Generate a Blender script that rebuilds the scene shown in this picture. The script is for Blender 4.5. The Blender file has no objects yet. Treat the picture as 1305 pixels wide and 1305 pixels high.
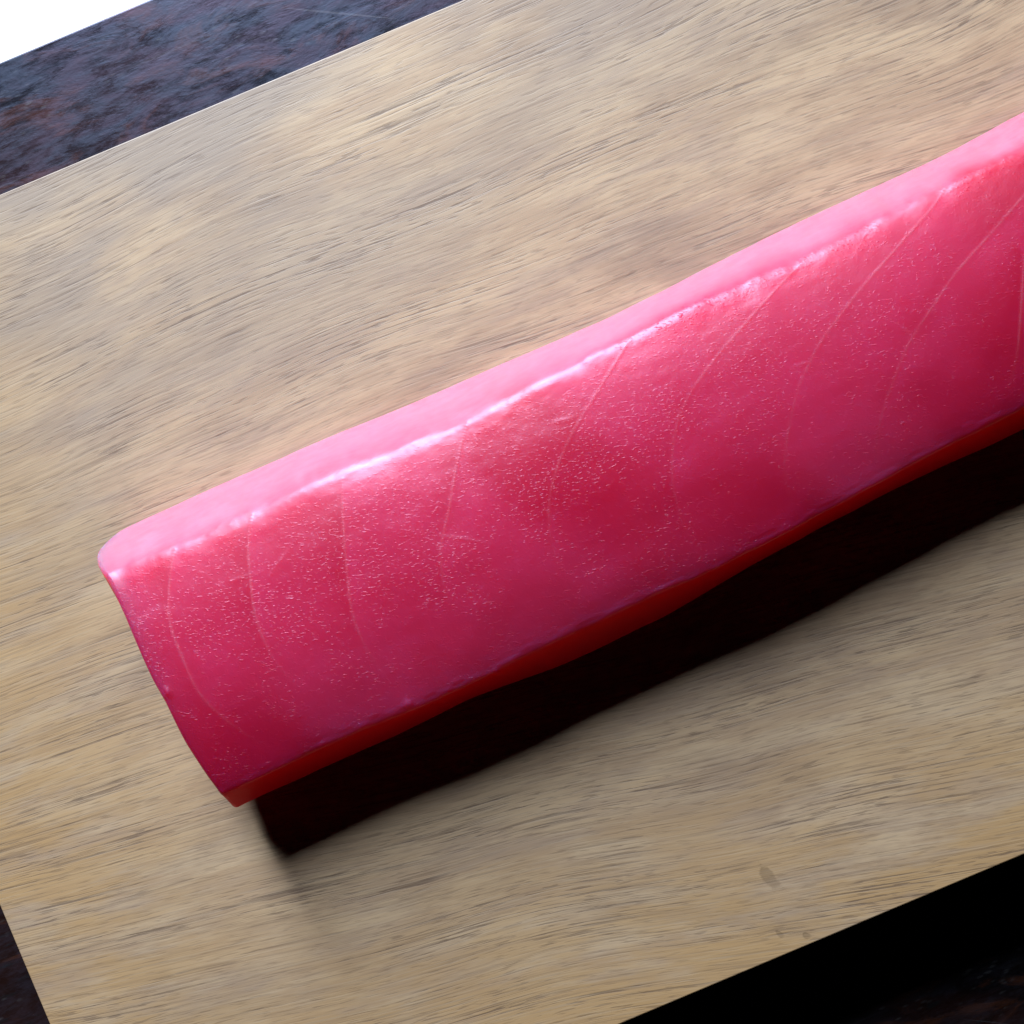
import bpy, bmesh, math
import numpy as np

# ------------------------------------------------------------------ camera, light, exposure
scene = bpy.context.scene
COL = scene.collection
BOARD_T = 0.030                 # board thickness: table top is z = 0, board top is z = 0.030
CAM_H = 0.50                    # camera above the board top
MPP = 0.00022                   # metres per photo pixel on the board top
CEN = 652.5

cam_d = bpy.data.cameras.new('camera')
cam = bpy.data.objects.new('camera', cam_d); COL.objects.link(cam)
CAM_X = 0.065                   # the photograph is a crop: the lens stood right of the picture's middle
cam.location = (CAM_X, 0, BOARD_T + CAM_H)
cam_d.shift_x = -CAM_X / (1305 * MPP)
cam_d.sensor_width = 36.0
cam_d.lens = 36.0 * CAM_H / (1305 * MPP)
cam_d.clip_start = 0.01; cam_d.clip_end = 50
scene.camera = cam

world = bpy.data.worlds.new('World'); scene.world = world
world.use_nodes = True
wb = world.node_tree.nodes['Background']
wb.inputs['Color'].default_value = (0.55, 0.70, 1.0, 1)
wb.inputs['Strength'].default_value = 0.0008

# the window beyond the far side of the table: one tall, cool light
from mathutils import Vector
def pane(direction, elev, dist, w, h, watts, color):
    d = np.array(direction, float); d /= np.linalg.norm(d); e = math.radians(elev)
    ld = bpy.data.lights.new('window_light', 'AREA'); ld.shape = 'RECTANGLE'
    ld.size = w; ld.size_y = h; ld.energy = watts; ld.color = color
    lo = bpy.data.objects.new('window_light', ld); COL.objects.link(lo)
    lo.location = (d[0]*math.cos(e)*dist, d[1]*math.cos(e)*dist, BOARD_T + math.sin(e)*dist)
    lo.rotation_euler = (Vector((0, 0, BOARD_T)) - lo.location).to_track_quat('-Z', 'Y').to_euler()
pane((-0.47, 0.883), 32.5, 1.15, 0.26, 0.66, 27.0, (0.86, 0.92, 1.0))

scene.view_settings.view_transform = 'Standard'
scene.view_settings.look = 'None'
scene.view_settings.gamma = 1.0
scene.view_settings.use_curve_mapping = False
scene.view_settings.exposure = 0.0
scene.render.engine = 'CYCLES'
scene.render.resolution_x = 1024; scene.render.resolution_y = 1024

# ------------------------------------------------------------------ helpers
def at(px, py, z=0.0):
    """photo pixel -> metres, at height z above the board top"""
    k = MPP * (CAM_H - z) / CAM_H
    return CAM_X + (np.asarray(px, float) - CEN - CAM_X/MPP) * k, (CEN - np.asarray(py, float)) * k

class Nodes:
    def __init__(self, name):
        self.m = bpy.data.materials.new(name); self.m.use_nodes = True
        self.t = self.m.node_tree
        self.b = self.t.nodes['Principled BSDF']
    def n(self, typ, **kw):
        nd = self.t.nodes.new(typ)
        for k, v in kw.items(): setattr(nd, k, v)
        return nd
    def put(self, sock, v):
        if isinstance(v, bpy.types.NodeSocket): self.t.links.new(v, sock)
        elif v is not None:
            if hasattr(sock.default_value, '__len__') and not hasattr(v, '__len__'): v = (v,)*len(sock.default_value)
            if hasattr(v, '__len__') and len(v) == 3 and len(sock.default_value) == 4: v = (*v, 1)
            sock.default_value = v
    def math(self, op, a, b=None, c=None, clamp=False):
        nd = self.n('ShaderNodeMath', operation=op); nd.use_clamp = clamp
        self.put(nd.inputs[0], a)
        if b is not None: self.put(nd.inputs[1], b)
        if c is not None: self.put(nd.inputs[2], c)
        return nd.outputs[0]
    def comb(self, x, y, z=0.0):
        nd = self.n('ShaderNodeCombineXYZ')
        for s, v in zip(nd.inputs, (x, y, z)): self.put(s, v)
        return nd.outputs[0]
    def obj_xyz(self):
        tc = self.n('ShaderNodeTexCoord'); s = self.n('ShaderNodeSeparateXYZ')
        self.t.links.new(tc.outputs['Object'], s.inputs[0])
        return tc.outputs['Object'], s.outputs[0], s.outputs[1], s.outputs[2]
    def noise(self, vec, scale=1.0, detail=2.0, rough=0.5, dist=0.0):
        nd = self.n('ShaderNodeTexNoise')
        self.put(nd.inputs['Vector'], vec); self.put(nd.inputs['Scale'], scale)
        self.put(nd.inputs['Detail'], detail); self.put(nd.inputs['Roughness'], rough); self.put(nd.inputs['Distortion'], dist)
        return nd.outputs['Fac']
    def ramp(self, v, lo, hi, a=0.0, b=1.0, smooth=True):
        nd = self.n('ShaderNodeMapRange'); nd.interpolation_type = 'SMOOTHSTEP' if smooth else 'LINEAR'
        for s, x in zip(nd.inputs[:5], (v, lo, hi, a, b)): self.put(s, x)
        return nd.outputs[0]
    def mix(self, f, a, b, mode='MIX'):
        nd = self.n('ShaderNodeMix', data_type='RGBA', blend_type=mode)
        self.put(nd.inputs[0], f); self.put(nd.inputs[6], a); self.put(nd.inputs[7], b)
        return nd.outputs[2]
    def bump(self, h, strength=1.0, dist=0.001, normal=None):
        nd = self.n('ShaderNodeBump'); self.put(nd.inputs['Height'], h)
        self.put(nd.inputs['Strength'], strength); self.put(nd.inputs['Distance'], dist)
        if normal is not None: self.put(nd.inputs['Normal'], normal)
        return nd.outputs[0]
    def attr(self, name):
        nd = self.n('ShaderNodeAttribute', attribute_name=name); return nd.outputs['Fac']
    def set(self, **kw):
        for k, v in kw.items(): self.put(self.b.inputs[k.replace('_', ' ')], v)

def tag(o, label=None, cat=None, kind=None):
    if label: o['label'] = label
    if cat: o['category'] = cat
    if kind: o['kind'] = kind

def slab(name, x0, x1, y0, y1, z0, z1, bevel, mat, segs=3):
    bm = bmesh.new()
    bmesh.ops.create_cube(bm, size=1.0)
    for v in bm.verts:
        v.co = ((x0+x1)/2 + v.co.x*(x1-x0), (y0+y1)/2 + v.co.y*(y1-y0), (z0+z1)/2 + v.co.z*(z1-z0))
    if bevel: bmesh.ops.bevel(bm, geom=bm.edges[:], offset=bevel, segments=segs, profile=0.5, affect='EDGES')
    me = bpy.data.meshes.new(name); bm.to_mesh(me); bm.free()
    me.materials.append(mat)
    o = bpy.data.objects.new(name, me); COL.objects.link(o)
    return o

# ------------------------------------------------------------------ materials of the setting
def backdrop_material():
    N = Nodes('matt_white_surface')
    co, x, y, z = N.obj_xyz()
    N.set(Base_Color=N.mix(N.noise(co, 6.0, 3), (0.90, 0.90, 0.90), (0.93, 0.93, 0.93)), Roughness=0.85)
    return N.m

def table_material():
    N = Nodes('worn_dark_lacquered_wood')
    co, x, y, z = N.obj_xyz()
    st = N.comb(N.math('MULTIPLY', x, 0.34), y, z)
    big = N.noise(st, 38, 5, 0.6, 0.6)
    mid = N.noise(st, 120, 5, 0.65, 0.8)
    fine = N.noise(N.comb(N.math('MULTIPLY', x, 0.25), y, z), 420, 4, 0.6)
    col = N.mix(N.ramp(big, 0.40, 0.62), (0.0045, 0.0028, 0.0026), (0.016, 0.0060, 0.0042))
    col = N.mix(N.math('MULTIPLY', N.ramp(mid, 0.50, 0.66), 0.8), col, (0.055, 0.018, 0.007))
    col = N.mix(N.ramp(fine, 0.52, 0.70), col, (0.012, 0.010, 0.010))
    # pale worn specks in the finish
    sp = N.n('ShaderNodeTexVoronoi', feature='F1'); N.put(sp.inputs['Vector'], st); N.put(sp.inputs['Scale'], 620)
    speck = N.math('MULTIPLY', N.ramp(sp.outputs['Distance'], 0.10, 0.34, 1, 0), N.ramp(N.noise(co, 60, 4, 0.65), 0.46, 0.66))
    col = N.mix(N.math('MULTIPLY', speck, 0.40), col, (0.11, 0.115, 0.12))
    # long fine scratches
    ang = math.radians(-29); w = N.math('ADD', N.math('MULTIPLY', x, -math.sin(ang)), N.math('MULTIPLY', y, math.cos(ang)))
    uu = N.math('ADD', N.math('MULTIPLY', x, math.cos(ang)), N.math('MULTIPLY', y, math.sin(ang)))
    scr = N.noise(N.comb(N.math('MULTIPLY', uu, 9), N.math('MULTIPLY', w, 330)), 1.0, 1)
    scr = N.ramp(scr, 0.735, 0.76)
    scr2 = N.ramp(N.noise(N.comb(N.math('MULTIPLY', x, 14), N.math('MULTIPLY', y, 420)), 1.0, 2), 0.66, 0.72)
    anyscr = N.math('MAXIMUM', scr, N.math('MULTIPLY', scr2, 0.5))
    col = N.mix(N.math('MULTIPLY', anyscr, 0.45), col, (0.10, 0.10, 0.115))
    rough = N.ramp(N.noise(st, 210, 6, 0.78, 0.3), 0.34, 0.64, 0.26, 0.50)
    h = N.math('ADD', N.math('MULTIPLY', mid, 0.8), N.math('MULTIPLY', fine, 0.35))
    h = N.math('ADD', h, N.math('MULTIPLY', N.noise(co, 900, 3), 0.14))
    nb = N.bump(h, 0.30, 0.0005)
    N.set(Base_Color=col, Roughness=rough, Normal=nb, Specular_IOR_Level=1.0, Specular_Tint=N.mix(N.ramp(N.noise(st, 110, 6, 0.72, 0.4), 0.36, 0.62), (0.58, 0.54, 0.88), (0.48, 0.62, 1.0)))
    return N.m

def board_material():
    N = Nodes('pale_oiled_hardwood')
    co, x, y, z = N.obj_xyz()
    # the grain swings from parallel to the long edge (far side) to a shallow angle (near side)
    wav = N.math('MULTIPLY', N.math('SUBTRACT', N.noise(N.comb(N.math('MULTIPLY', x, 7), N.math('MULTIPLY', y, 9)), 1.0, 1), 0.5), 0.016)
    slope = N.math('ADD', N.math('MULTIPLY', y, 0.95), -0.085)
    slope = N.math('MINIMUM', slope, 0.03)
    w = N.math('ADD', N.math('SUBTRACT', y, N.math('MULTIPLY', x, slope)), wav)
    def streak(su, sw, detail=3, rough=0.55, off=0.0):
        return N.noise(N.comb(N.math('MULTIPLY', x, su), N.math('MULTIPLY', w, sw), N.math('ADD', N.math('MULTIPLY', z, 60), off)), 1.0, detail, rough)
    tone = streak(20, 80, 5, 0.7, 3.1)
    tone2 = streak(26, 130, 5, 0.7, 8.7)
    tone3 = streak(24, 230, 4, 0.65, 1.7)
    col = N.mix(N.ramp(tone, 0.40, 0.60), (0.530, 0.374, 0.238), (0.645, 0.478, 0.304))
    col = N.mix(N.math('MULTIPLY', N.ramp(tone2, 0.50, 0.68), 0.6), col, (0.450, 0.325, 0.236))
    col = N.mix(N.math('MULTIPLY', N.ramp(tone3, 0.52, 0.74), 0.5), col, (0.42, 0.295, 0.205))
    cloud = N.noise(N.comb(N.math('MULTIPLY', x, 13), N.math('MULTIPLY', w, 30), 7.7), 1.0, 5, 0.62, 0.4)
    col = N.mix(N.math('MULTIPLY', N.ramp(cloud, 0.47, 0.68), 0.65), col, (0.335, 0.232, 0.162))
    grey = N.math('MULTIPLY', N.ramp(N.math('SUBTRACT', y, N.math('MULTIPLY', x, 0.35)), 0.02, 0.15), N.ramp(N.noise(N.comb(N.math('MULTIPLY', x, 10), N.math('MULTIPLY', w, 22), 2.9), 1.0, 4, 0.6), 0.36, 0.60))
    col = N.mix(N.math('MULTIPLY', grey, 0.85), col, (0.360, 0.292, 0.240))
    # heartwood warmth near the board's edges
    edge = N.math('MAXIMUM', N.ramp(y, -0.060, -0.145), N.ramp(x, -0.080, -0.170))
    edge = N.math('MULTIPLY', edge, N.ramp(streak(22, 80, 4, 0.6, 5.5), 0.36, 0.58))
    col = N.mix(N.math('MULTIPLY', edge, 0.8), col, (0.58, 0.365, 0.160))
    # pores: short dark dashes along the grain, thicker in some bands than others
    dens = N.ramp(streak(14, 75, 3, 0.6, 2.2), 0.40, 0.66)
    p1 = N.ramp(streak(26, 1250, 4, 0.6, 0.3), 0.53, 0.64)
    p2 = N.ramp(streak(150, 1500, 2, 0.5, 4.4), 0.55, 0.67)
    p3 = N.ramp(streak(11, 560, 6, 0.7, 6.6), 0.54, 0.66)
    pores = N.math('ADD', N.math('MULTIPLY', p1, N.ramp(dens, 0, 1, 0.18, 0.90, False)),
                   N.math('ADD', N.math('MULTIPLY', p2, N.ramp(dens, 0, 1, 0.30, 0.62, False)), N.math('MULTIPLY', p3, N.math('MULTIPLY', dens, 0.8))), clamp=True)
    col = N.mix(N.math('MULTIPLY', pores, 0.76), col, (0.165, 0.107, 0.075))
    # fibre-fine paler flecks
    th = N.ramp(streak(34, 1900, 3, 0.6, 5.1), 0.50, 0.62)
    col = N.mix(N.math('MULTIPLY', th, 0.24), col, (0.215, 0.145, 0.105))
    fl = N.ramp(streak(60, 2000, 2, 0.5, 9.9), 0.52, 0.68)
    col = N.mix(N.math('MULTIPLY', fl, 0.25), col, (0.66, 0.53, 0.38))
    # three old bruises near the near edge (a long one and two nicks)
    br = math.radians(22.8)
    def mark(px, py, ang, lu, lw, warp):
        mx, my = at(px, py); bx = mx*math.cos(br) + my*math.sin(br); by = -mx*math.sin(br) + my*math.cos(br)
        dx = N.math('SUBTRACT', x, bx); dy = N.math('SUBTRACT', y, by)
        a = math.radians(ang)
        du = N.math('ADD', N.math('MULTIPLY', dx, math.cos(a)/lu), N.math('MULTIPLY', dy, math.sin(a)/lu))
        dw = N.math('ADD', N.math('MULTIPLY', dx, -math.sin(a)/lw), N.math('MULTIPLY', dy, math.cos(a)/lw))
        dw = N.math('MULTIPLY', dw, N.math('ADD', 1.0, N.math('MULTIPLY', du, 0.35)))
        r = N.math('SQRT', N.math('ADD', N.math('MULTIPLY', du, du), N.math('MULTIPLY', dw, dw)))
        r = N.math('ADD', r, N.math('MULTIPLY', N.math('SUBTRACT', N.noise(co, 500, 2), 0.5), warp))
        fade = N.ramp(du, -1.0, 1.0, 0.55, 1.0, False)
        return N.math('MULTIPLY', N.ramp(r, 0.55, 1.0, 1, 0), fade)
    bruise = N.math('MAXIMUM', mark(980, 1118, 106, 0.0054, 0.0021, 0.9), N.math('MAXIMUM', mark(994, 1191, 110, 0.0018, 0.0009, 0.6), mark(1028, 1193, 120, 0.0016, 0.0011, 0.6)))
    col = N.mix(N.math('MULTIPLY', bruise, 0.55), col, (0.215, 0.140, 0.075))
    h = N.math('SUBTRACT', N.math('MULTIPLY', streak(60, 900, 3, 0.6, 7.1), 0.5), N.math('MULTIPLY', pores, 0.7))
    h = N.math('SUBTRACT', h, N.math('MULTIPLY', bruise, 0.9))
    nb = N.bump(h, 0.35, 0.00018)
    N.set(Base_Color=col, Roughness=N.ramp(tone2, 0.3, 0.7, 0.47, 0.56), Normal=nb, Specular_IOR_Level=0.95, Specular_Tint=(0.85, 0.92, 1.0))
    return N.m

# ------------------------------------------------------------------ the setting and the board
ROT = math.radians(22.8)
def board_frame(px, py, z=0.0):
    x, y = at(px, py, z)
    return x*math.cos(ROT) + y*math.sin(ROT), -x*math.sin(ROT) + y*math.cos(ROT)

TABLE_T = 0.028
_, y_edge = board_frame(0, 80, -BOARD_T)             # far edge of the table
back = slab('backdrop', -1.6, 1.6, -1.2, 0.95, -TABLE_T-0.02, -TABLE_T, 0, backdrop_material())
back.rotation_euler.z = ROT; tag(back, kind='structure')

table = slab('table', -0.55, 0.75, -0.50, float(y_edge), -TABLE_T, 0.0, 0.0004, table_material())
table.rotation_euler.z = ROT
tag(table, 'dark brown worn lacquered table top with scratches and pale specks', 'table')

x_l, _ = board_frame(31, 1228); _, y_t = board_frame(0, 248); _, y_b = board_frame(790, 1305)
board = slab('cutting_board', float(x_l), float(x_l)+0.46, float(y_b), float(y_t), 0.0, BOARD_T, 0.0003, board_material(), 2)
board.rotation_euler.z = ROT
for p in board.data.polygons: p.use_smooth = False
tag(board, 'pale grained wooden cutting board under the pink fish block', 'cutting board')

# ------------------------------------------------------------------ the fish block
rng = np.random.default_rng(11)
def vnoise(u, v, su, sv, seed):
    """smooth value noise over two coordinates (metres / cell sizes su, sv)"""
    r = np.random.default_rng(seed); G = 256; g = r.random((G, G)) - 0.5
    a = u/su + 1000.3; b = v/sv + 1000.7
    i = np.floor(a).astype(int); j = np.floor(b).astype(int); f = a-i; h = b-j
    f = f*f*f*(f*(f*6-15)+10); h = h*h*h*(h*(h*6-15)+10)
    q = lambda m, n: g[m % G, n % G]
    return 2*((q(i, j)*(1-f)+q(i+1, j)*f)*(1-h) + (q(i, j+1)*(1-f)+q(i+1, j+1)*f)*h)

FA = math.radians(25.2)
def fish_frame(pts, z):
    """photo pixels at height z -> coordinates along (u) and across (v, towards the window) the block"""
    p = np.array(pts, float); x, y = at(p[:, 0], p[:, 1], z)
    return x*math.cos(FA) + y*math.sin(FA), -x*math.sin(FA) + y*math.cos(FA)

ZF, ZR, ZT, ZS = 0.0085, 0.0280, 0.0252, 0.0105
far   = fish_frame([(130, 687), (165, 669), (250, 630), (400, 565), (500, 523), (600, 480), (700, 438), (800, 392), (900, 340), (1000, 290), (1100, 245), (1200, 198), (1305, 140), (1600, 0)], ZF)
ridge = fish_frame([(60, 760), (190, 712), (260, 682), (320, 656), (400, 615), (500, 577), (600, 534), (700, 480), (800, 430), (850, 402), (1000, 340), (1100, 292), (1200, 240), (1305, 186), (1600, 45)], ZR)
near  = fish_frame([(180, 1061), (300, 1005), (380, 963), (440, 931), (530, 903), (600, 873), (700, 823), (800, 775), (900, 734), (1000, 685), (1100, 627), (1200, 567), (1305, 515), (1600, 370)], ZT)
sil   = fish_frame([(180, 1085), (310, 1026), (400, 985), (500, 940), (600, 890), (700, 855), (760, 830), (850, 785), (950, 725), (1000, 698), (1100, 645), (1200, 595), (1305, 548), (1600, 405)], ZS)
endc  = fish_frame([(160, 668), (139, 686), (128, 703), (128, 716), (140, 738), (152, 760), (165, 785), (190, 840), (203, 868), (215, 888), (240, 945), (264, 988), (283, 1014), (297, 1025), (312, 1030)], np.array([.010, .010, .012, .018] + [.026]*7 + [.026, .024, .018, .0105]))

def smooth1(a, s, axis=0, wrap=False):
    r = int(4*s)+1; k = np.exp(-0.5*(np.arange(-r, r+1)/s)**2); k /= k.sum()
    pad = [(0, 0)]*a.ndim; pad[axis] = (r, r)
    b = np.pad(a, pad, mode='wrap' if wrap else 'edge')
    return np.apply_along_axis(lambda c: np.convolve(c, k, 'valid'), axis, b)

DU = 0.00030
U = np.arange(-0.175, 0.230, DU)
def curve(c, s=10):
    return smooth1(np.interp(U, c[0], c[1]), s)
vF, vR, vT, vS = curve(far, 16), curve(ridge, 9), curve(near, 14), curve(sil, 9)
fit = np.polyval(np.polyfit(U, vT, 2), U); vT = 0.5*vT + 0.5*fit
vT = vT + 0.00045*vnoise(U, U*0, 0.009, 1, 3)*np.abs(vnoise(U, U*0, 0.02, 1, 8)) 
vR = vR + 0.00050*vnoise(U, U*0, 0.006, 1, 5)

# cross-section: control points for every station, resampled to even spacing, then softened
def seg(v0, z0, v1, z1, n, bulge=0.0):
    t = np.linspace(0, 1, n, endpoint=False)[None, :]
    v = v0[:, None]*(1-t) + v1[:, None]*t; z = z0[:, None]*(1-t) + z1[:, None]*t
    return v, z + bulge*4*t*(1-t)
one = np.ones_like(U)
zR = ZR*one + 0.0003*vnoise(U, U*0, 0.05, 1, 6); zT = ZT*one + 0.0002*vnoise(U, U*0, 0.05, 1, 7)
sections = [
    seg(vS-(-0.0075), 0*one, vS-(-0.0022), 0.0045*one, 12),      # undercut towards the board
    seg(vS+0.0022, 0.0045*one, vS, ZS*one, 16),
    seg(vS, ZS*one, vT, zT, 52, 0.0003),                         # near side
    seg(vT, zT, vR, zR, 250, 0.0045),                            # top
    seg(vR, zR, vF, ZF*one, 70, 0.0016),                         # far side towards the window
    seg(vF, ZF*one, vF-0.0012, 0.0018*one, 22),
    seg(vF-0.0012, 0.0018*one, vF-0.0035, 0*one, 8),
]
V = np.concatenate([s[0] for s in sections], 1); Z = np.concatenate([s[1] for s in sections], 1)
nC = [s[0].shape[1] for s in sections]; edges = np.cumsum([0]+nC)
i_near = edges[3]; i_ridge = edges[4]
def soften(A):
    wide = smooth1(A, 7, 1); mid = smooth1(A, 2.2, 1)
    k = np.exp(-0.5*((np.arange(A.shape[1]) - i_ridge)/30.0)**2)[None, :]
    return mid*(1-k) + wide*k
V, Z = soften(V), soften(Z)
V[:, 0] = (vS+0.0075); Z = np.maximum(Z, 0.0); Z[:, 0] = 0; Z[:, -1] = 0

# lengthwise: the left end follows its own outline
order = np.argsort(endc[1]); ev, eu = endc[1][order], endc[0][order]
uL = np.interp(V, ev, eu)
uL = smooth1(uL, 4, 1)
under = np.clip((0.016 - Z)/0.016, 0, 1)**1.5*0.0045               # the end face leans in below
u0 = U[0]; uEnd = U[-1]
base = np.interp(V, ev, eu)
UU = np.repeat(U[:, None], V.shape[1], 1)
keep0 = np.searchsorted(U, eu.min()) + 2
tpar = np.linspace(0, 1, len(U))[:, None]
# start of every line = the end outline at that line's own v there
first = np.array([np.interp(eu.min()+0.004, U, V[:, j]) for j in range(V.shape[1])])
start = np.interp(first, ev, eu)
for _ in range(6):
    vv = np.array([np.interp(start[j], U, V[:, j]) for j in range(V.shape[1])]); start = 0.5*start + 0.5*np.interp(vv, ev, eu)
start = smooth1(start, 5)
idx = np.arange(len(start)); start = start - 0.0026*np.clip((i_near + 2 - idx)/float(i_near - edges[2]), 0, 1)**1.3*np.clip(idx/6.0, 0, 1)
zz = np.array([np.interp(start[j], U, Z[:, j]) for j in range(V.shape[1])])
start = start + np.clip((0.010 - zz)/0.010, 0, 1)**1.5*0.0030
nU = int((uEnd - start.min())/DU)
T = np.linspace(0, 1, nU)[:, None]
S = start[None, :] + T*(uEnd - start[None, :])
Vn = np.empty_like(S); Zn = np.empty_like(S)
for j in range(V.shape[1]):
    Vn[:, j] = np.interp(S[:, j], U, V[:, j]); Zn[:, j] = np.interp(S[:, j], U, Z[:, j])
S, V, Z = S, Vn, Zn

# surface normals (approx.) to push relief along
def normals(S, V, Z):
    P = np.stack([S, V, Z], -1)
    n = np.cross(np.gradient(P, axis=0), np.gradient(P, axis=1))
    n /= np.linalg.norm(n, axis=-1, keepdims=True)+1e-12
    return n
nrm = normals(S, V, Z)
mid = nrm[nU//2, (i_near+i_ridge)//2]
if mid[2] < 0: nrm = -nrm

# seams of connective tissue across the top, from the ridge curving down towards the near side
SEAMS = [
    [(224, 700), (219, 740), (220, 792), (241, 841), (257, 883), (299, 924), (345, 955)],
    [(322, 655), (318, 700), (325, 740), (327, 775), (345, 825), (356, 845), (392, 885)],
    [(438, 610), (439, 643), (444, 700), (447, 734), (452, 783), (472, 833), (500, 872)],
    [(596, 538), (590, 565), (584, 591), (576, 649), (564, 695), (566, 740), (580, 785)],
    [(806, 428), (790, 455), (775, 480), (749, 522), (726, 561), (708, 605), (700, 645), (703, 690), (716, 726)],
    [(1036, 322), (1013, 345), (989, 370), (955, 408), (913, 457), (881, 499), (864, 534), (856, 580), (858, 620), (867, 662), (886, 700)],
    [(1204, 240), (1192, 262), (1139, 321), (1094, 373), (1045, 436), (1017, 492), (1007, 534), (999, 580), (1001, 620), (1016, 656)],
    [(1325, 228), (1303, 251), (1261, 300), (1216, 349), (1188, 391), (1157, 436), (1139, 481), (1122, 530), (1114, 575), (1122, 612)],
    [(1302, 330), (1298, 405), (1296, 453), (1285, 500)],
]
WRINKLES = [[(348, 734), (366, 706), (386, 682)], [(565, 683), (600, 686), (641, 696)], [(710, 538), (728, 535), (742, 529)],
            [(300, 740), (318, 733), (345, 728)], [(1010, 470), (1030, 462), (1044, 468)], [(1150, 420), (1165, 435), (1172, 450)]]
def dense(uv, step=0.0004):
    u, v = uv; d = np.r_[0, np.cumsum(np.hypot(np.diff(u), np.diff(v)))]
    t = np.arange(0, d[-1], step)
    s = max(2.0, 0.0035/step)
    uu, vv = np.interp(t, d, u), np.interp(t, d, v)
    e = np.stack([smooth1(uu, s), smooth1(vv, s)]); f = np.clip(np.minimum(t, t[::-1])/0.006, 0, 1)
    return e[0]*f + uu*(1-f), e[1]*f + vv*(1-f)
seam_paths = [dense(fish_frame(p, 0.027)) for p in SEAMS]
wrinkle_paths = [dense(fish_frame(p, 0.027)) for p in WRINKLES]

topmask = np.zeros(V.shape[1]); topmask[i_near-6:i_ridge+50] = 1; topmask = smooth1(topmask, 8)
def line_field(paths, width, cut):
    f = np.zeros_like(S); sgn = np.zeros_like(S); j0, j1 = i_near-10, i_ridge+70
    for a, b in paths:
        m = np.where((S[:, j0:j1] > a.min()-cut) & (S[:, j0:j1] < a.max()+cut) & (V[:, j0:j1] > b.min()-cut) & (V[:, j0:j1] < b.max()+cut))
        if not len(m[0]): continue
        pu, pv = S[:, j0:j1][m], V[:, j0:j1][m]
        best = np.full(len(pu), 1e9); side = np.zeros(len(pu)); fade = np.zeros(len(pu))
        for k in range(0, len(a), 2):
            d = np.hypot(pu-a[k], pv-b[k]); w = d < best
            best[w] = d[w]; side[w] = (pu-a[k])[w]; fade[w] = min(1, 1.7*(1-k/len(a)))
        g = np.exp(-0.5*(best/width)**2)*fade
        f[m[0], m[1]+j0] = np.maximum(f[m[0], m[1]+j0], g)
        sgn[m[0], m[1]+j0] += np.tanh(side/0.0008)*np.exp(-best/0.0035)*fade
    return f, sgn
seam_thin, seam_step = line_field(seam_paths, 0.00030, 0.010)
wr_thin, _ = line_field(wrinkle_paths, 0.00035, 0.004)

h = 0.00022*vnoise(S, V, 0.026, 0.020, 21) + 0.00013*vnoise(S, V, 0.010, 0.008, 22) + 0.00003*vnoise(S, V, 0.0028, 0.0022, 23)
h += topmask[None, :]*(0.00003*seam_thin - 0.00003*seam_step + 0.00006*wr_thin)
# ragged cut along the ridge and along the near top edge
jj = np.arange(V.shape[1])[None, :]
rag = np.exp(-0.5*((jj-i_ridge)/14.0)**2)
h += rag*(0.00006*vnoise(S, V, 0.0090, 0.0022, 31) + 0.00002*vnoise(S, V, 0.0014, 0.0010, 32))
rag2 = np.exp(-0.5*((jj-i_near-4)/5.0)**2)
h += rag2*(0.00013*vnoise(S, V, 0.0040, 0.0012, 33))
# small torn nub on the end edge, two on the near edge
for (px, py, r, a) in [(219, 881, 0.0010, 0.0005), (520, 897, 0.0009, 0.0005), (558, 897, 0.0008, 0.0004), (634, 858, 0.0007, 0.0005)]:
    cu, cv = fish_frame([(px, py)], 0.026)
    h += a*np.exp(-0.5*((S-cu)**2+(V-cv)**2)/r**2)*(Z > 0.015)
h *= np.clip(Z/0.004, 0, 1)
S2, V2, Z2 = S + nrm[..., 0]*h, V + nrm[..., 1]*h, np.maximum(Z + nrm[..., 2]*h, 0)

# rounded end cap: rings that shrink inwards while moving outwards
def cap(row, sign, r=0.0013, k=5):
    cu, cv, cz = S2[row], V2[row], Z2[row]
    tv, tz = np.gradient(cv), np.gradient(cz); L = np.hypot(tv, tz)+1e-12
    nv, nz = tz/L, -tv/L
    if np.mean(nz[i_near:i_ridge]) > 0: nv, nz = -nv, -nz          # inward
    nv, nz = smooth1(nv, 6), smooth1(nz, 6)
    rings = []
    for i in range(1, k+1):
        a = math.pi/2*i/k
        ins = r*(1-math.cos(a)); out = r*math.sin(a)
        rings.append((cu + sign*out, cv + nv*ins, np.maximum(cz + nz*ins, 0.0)))
    return rings
SHIFT = 0.0013
S2[:12] += SHIFT*np.linspace(1, 0, 12)[:, None]                       # keep the outline where it was
ringsL = cap(0, -1)[::-1]; ringsR = cap(-1, 1)
rows = ringsL + [(S2[i], V2[i], Z2[i]) for i in range(len(S2))] + ringsR
G = np.array(rows)                                                     # rows, 3, cols
G = np.transpose(G, (0, 2, 1)); R, C, _ = G.shape
ca, sa = math.cos(FA), math.sin(FA)
verts = G.reshape(-1, 3).copy()
i = np.arange(R-1)[:, None]; j = np.arange(C)[None, :]; jn = (j+1) % C
quads = np.stack(np.broadcast_arrays(i*C+j, i*C+jn, (i+1)*C+jn, (i+1)*C+j), -1).reshape(-1, 4)
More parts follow.
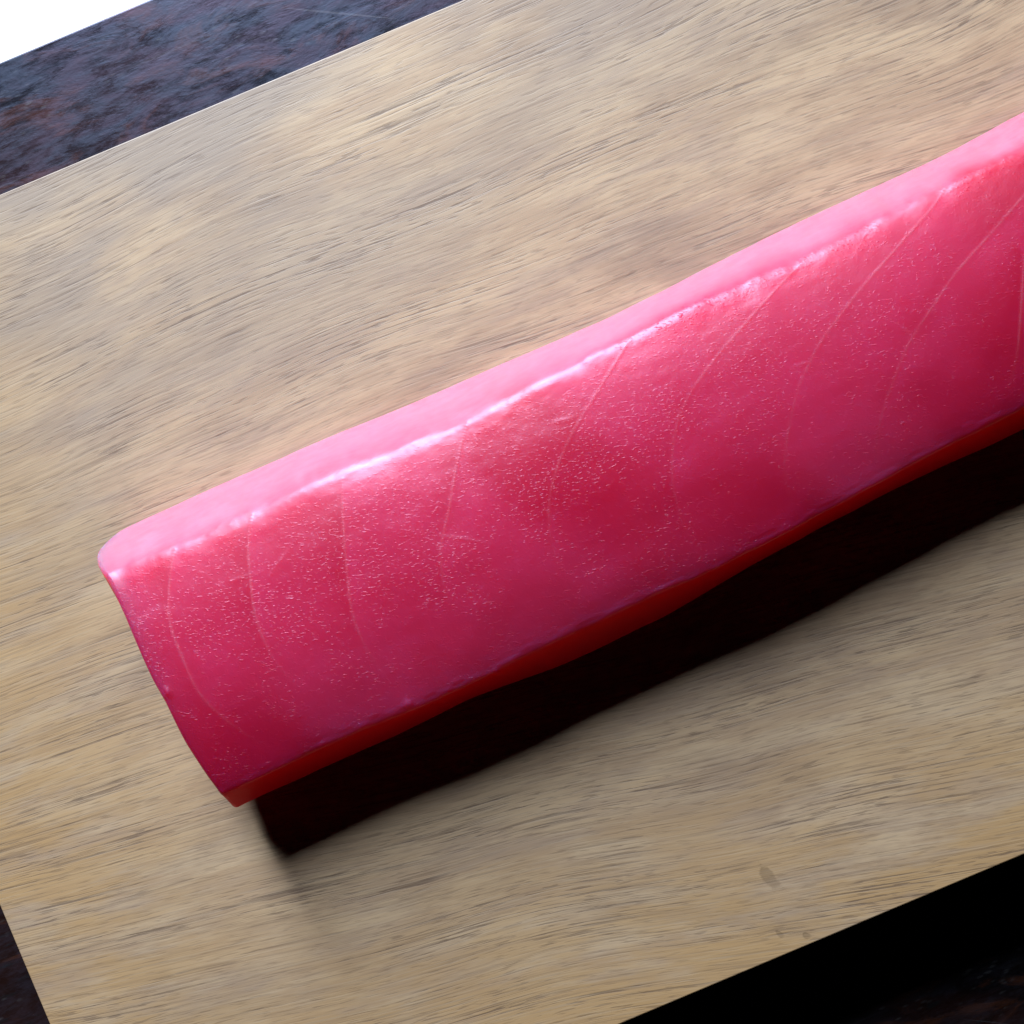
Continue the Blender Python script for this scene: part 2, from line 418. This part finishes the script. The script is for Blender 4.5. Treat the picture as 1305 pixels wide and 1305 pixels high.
# end faces: a strip from the section line to its own foot on the board
me = bpy.data.meshes.new('fish_block')
capL = np.arange(C); capR = (R-1)*C + np.arange(C)
def inner_rings(loop, n=10):
    global verts
    c = verts[loop].mean(0); c[0] = verts[loop][:, 0].mean(); out = []; prev = loop
    faces = []
    for q in range(1, n+1):
        f = 1-q/(n+0.3)
        nv = c + (verts[loop]-c)*f
        start_i = len(verts); verts = np.vstack([verts, nv]); cur = start_i+np.arange(len(loop))
        faces.append(np.stack([prev, np.roll(prev, -1), np.roll(cur, -1), cur], -1)); prev = cur
    ci = len(verts); verts = np.vstack([verts, c[None]])
    tri = np.stack([prev, np.roll(prev, -1), np.full(len(prev), ci), np.full(len(prev), ci)], -1)
    return np.vstack(faces), tri
qL, tL = inner_rings(capL); qR, tR = inner_rings(capR)
qL = qL[:, ::-1]; tL3 = tL[:, [1, 0, 2]]; tR3 = tR[:, [0, 1, 2]]
allq = np.vstack([quads, qL, qR]); allt = np.vstack([tL3, tR3])
# orientation check on the top
q = verts[quads[(R//2)*C + (i_near+i_ridge)//2]]; nn = np.cross(q[1]-q[0], q[2]-q[0])
if nn[2] < 0: allq = allq[:, ::-1]; allt = allt[:, ::-1]
ORI = np.array([0.0, 0.0, BOARD_T])
me.vertices.add(len(verts)); me.vertices.foreach_set('co', verts.ravel())
loops = np.concatenate([allq.ravel(), allt.ravel()]).astype(np.int32)
me.loops.add(len(loops)); me.loops.foreach_set('vertex_index', loops)
nq, nt = len(allq), len(allt)
me.polygons.add(nq+nt)
ls = np.concatenate([np.arange(nq)*4, nq*4 + np.arange(nt)*3]).astype(np.int32)
me.polygons.foreach_set('loop_start', ls)
me.polygons.foreach_set('use_smooth', np.ones(nq+nt, bool))
me.update(calc_edges=True); me.validate()

def point_attr(name, grid):
    full = np.zeros(len(me.vertices), np.float32)
    g = np.vstack([np.repeat(grid[:1], len(ringsL), 0), grid, np.repeat(grid[-1:], len(ringsR), 0)])
    full[:R*C] = g.ravel(); full[R*C:] = 0
    a = me.attributes.new(name, 'FLOAT', 'POINT'); a.data.foreach_set('value', full)
pale_cols = np.zeros(C); pale_cols[i_ridge+10:] = 1; pale_cols = 0.6*smooth1(pale_cols, 11) + 0.4*smooth1(pale_cols, 50)  # flesh colour paler from the ridge down the far side
pale_grid = np.repeat(pale_cols[None, :], len(S2), 0)
pale_grid = np.clip(pale_grid + np.exp(-0.5*((jj-i_ridge-6)/16.0)**2)*(0.35*vnoise(S, V, 0.011, 0.006, 41) + 0.10*vnoise(S, V, 0.0022, 0.0030, 42)), 0, 1)
point_attr('pale_side', pale_grid)
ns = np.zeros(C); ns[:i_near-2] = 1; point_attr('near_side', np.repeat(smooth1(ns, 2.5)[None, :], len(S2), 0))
point_attr('seam', np.clip(np.maximum(seam_thin, 0.6*wr_thin), 0, 1))
flake = np.clip(0.5 + 0.5*vnoise(S+0.5*V, V, 0.030, 0.05, 51) + 0.35*seam_step, 0, 1)
point_attr('flake', flake)

def fish_material():
    N = Nodes('raw_red_fish_flesh')
    co, x, y, z = N.obj_xyz()
    pale, seam, flake = N.attr('pale_side'), N.attr('seam'), N.attr('flake')
    mott = N.noise(co, 60, 4, 0.6)
    col = N.mix(N.ramp(flake, 0.2, 0.8), (0.60, 0.007, 0.066), (0.69, 0.028, 0.128))
    col = N.mix(N.ramp(mott, 0.35, 0.7, 0, 0.35), col, (0.64, 0.011, 0.062))
    col = N.mix(N.math('MULTIPLY', seam, 0.22), col, (0.80, 0.20, 0.28))
    col = N.mix(N.math('MULTIPLY', pale, N.ramp(N.noise(N.comb(N.math('MULTIPLY', x, 0.4), y, z), 420, 4, 0.65), 0.3, 0.7, 0.78, 0.98)), col, (0.70, 0.255, 0.400))
    near_face = N.attr('near_side')  # near side: glow of light through the flesh put into its red, reflections muted
    col = N.mix(N.math('MULTIPLY', near_face, 0.9), col, (0.92, 0.002, 0.008))
    # moist surface: short fine fibre ends, in clusters, lying a little across the block
    a = math.radians(-20)
    xr = N.math('ADD', N.math('MULTIPLY', x, math.cos(a)), N.math('MULTIPLY', y, math.sin(a)))
    yr = N.math('SUBTRACT', N.math('MULTIPLY', y, math.cos(a)), N.math('MULTIPLY', x, math.sin(a)))
    fib = N.noise(N.comb(N.math('MULTIPLY', xr, 850), N.math('MULTIPLY', yr, 2000), N.math('MULTIPLY', z, 900)), 1.0, 2, 0.5)
    clus = N.ramp(N.noise(co, 85, 4, 0.65), 0.36, 0.64, 0.22, 1.0)
    dash = N.math('MULTIPLY', N.ramp(fib, 0.56, 0.76), clus)
    fine = N.noise(co, 1500, 2, 0.6)
    crump = N.noise(co, 330, 3, 0.55)
    ontop = N.math('MULTIPLY', N.ramp(pale, 0.0, 0.30, 1.0, 0.12), N.ramp(near_face, 0, 1, 1.0, 0.3))
    hgt = N.math('ADD', N.math('MULTIPLY', dash, 0.60), N.math('ADD', N.math('MULTIPLY', fine, 0.16), N.math('MULTIPLY', crump, 0.42)))
    hgt = N.math('ADD', N.math('MULTIPLY', hgt, ontop), N.math('MULTIPLY', seam, 0.12))
    nb = N.bump(hgt, 0.60, 0.00035)
    nb_soft = N.bump(hgt, 0.22, 0.00035)
    film = N.ramp(N.noise(co, 48, 4, 0.6), 0.38, 0.66, 0.25, 1.0)
    N.set(Base_Color=col, Roughness=0.40, Normal=nb, Subsurface_Weight=1.0, Subsurface_Radius=(0.034, 0.0014, 0.0022),
          Subsurface_Scale=1.0, Specular_IOR_Level=N.ramp(near_face, 0, 0.5, 0.75, 0.03), Specular_Tint=(0.88, 0.72, 1.0),
          Coat_Weight=N.math('MULTIPLY', film, N.ramp(near_face, 0, 0.5, 0.42, 0.0)),
          Coat_Roughness=0.40, Coat_IOR=1.4, Coat_Normal=nb_soft)
    return N.m
me.materials.append(fish_material())
fish = bpy.data.objects.new('flesh', me)
root = bpy.data.objects.new('fish_block', None); COL.objects.link(root); COL.objects.link(fish)
root.empty_display_size = 0.02
root.location = (0, 0, BOARD_T); root.rotation_euler.z = FA
fish.parent = root
tag(root, 'raw pink red fish fillet block with rectangular cut lying on wooden board', 'fish fillet')

# seams: thin pale fibres lying in the surface, each a part of its own
def seam_material():
    N = Nodes('pale_connective_fibre')
    co, x, y, z = N.obj_xyz()
    prof = N.attr('across')
    brk = N.ramp(N.noise(co, 330, 3, 0.6), 0.36, 0.66, 0.2, 1.0)
    N.set(Base_Color=(0.82, 0.32, 0.46), Roughness=0.35, Alpha=N.math('MULTIPLY', N.math('MULTIPLY', brk, prof), 0.18))
    return N.m
seam_mat = seam_material()
ju = slice(i_near-8, i_ridge+60)
Sg, Vg, Zg = S2[:, ju], V2[:, ju], Z2[:, ju]
def surf_z(u, v):
    """height of the flesh under (u, v)"""
    out = np.empty(len(u))
    for k in range(len(u)):
        col = int(np.argmin(np.abs(Vg[len(Vg)//2] - v[k])))
        row = int(np.clip((u[k]-Sg[0, col])/(Sg[-1, col]-Sg[0, col])*(len(Sg)-1), 0, len(Sg)-1))
        c2 = int(np.argmin(np.abs(Vg[row]-v[k]))); out[k] = Zg[row, c2]
    return out
for a, b in seam_paths:
    n = len(a); du, dv = np.gradient(a), np.gradient(b); L = np.hypot(du, dv)+1e-9
    nx, ny = -dv/L, du/L
    wid = 0.00040*np.clip(np.minimum(np.arange(n), np.arange(n)[::-1])/25.0, 0.15, 1)*(1+0.3*vnoise(a, b, 0.003, 0.003, 61))
    offs = (-1, -0.5, 0, 0.5, 1); vs = []; pr = []
    for o in offs:
        uu, vv = a + nx*wid*o, b + ny*wid*o
        vs.append(np.stack([uu, vv, smooth1(surf_z(uu, vv), 2) + 0.00006*(1-o*o) + 0.00002], -1))
        pr.append((1-o*o)*np.clip(1.3*(1-np.arange(n)/n), 0, 1))
    vs = np.array(vs).transpose(1, 0, 2).reshape(-1, 3); pr = np.array(pr).T.ravel()
    m = len(offs)
    fc = [(r*m+c, (r+1)*m+c, (r+1)*m+c+1, r*m+c+1) for r in range(n-1) for c in range(m-1)]
    sm = bpy.data.meshes.new('connective_seam'); sm.from_pydata(vs.tolist(), [], fc); sm.update()
    at_ = sm.attributes.new('across', 'FLOAT', 'POINT'); at_.data.foreach_set('value', pr.astype(np.float32))
    sm.polygons.foreach_set('use_smooth', np.ones(len(sm.polygons), bool))
    sm.materials.append(seam_mat)
    o = bpy.data.objects.new('connective_seam', sm); COL.objects.link(o); o.parent = root
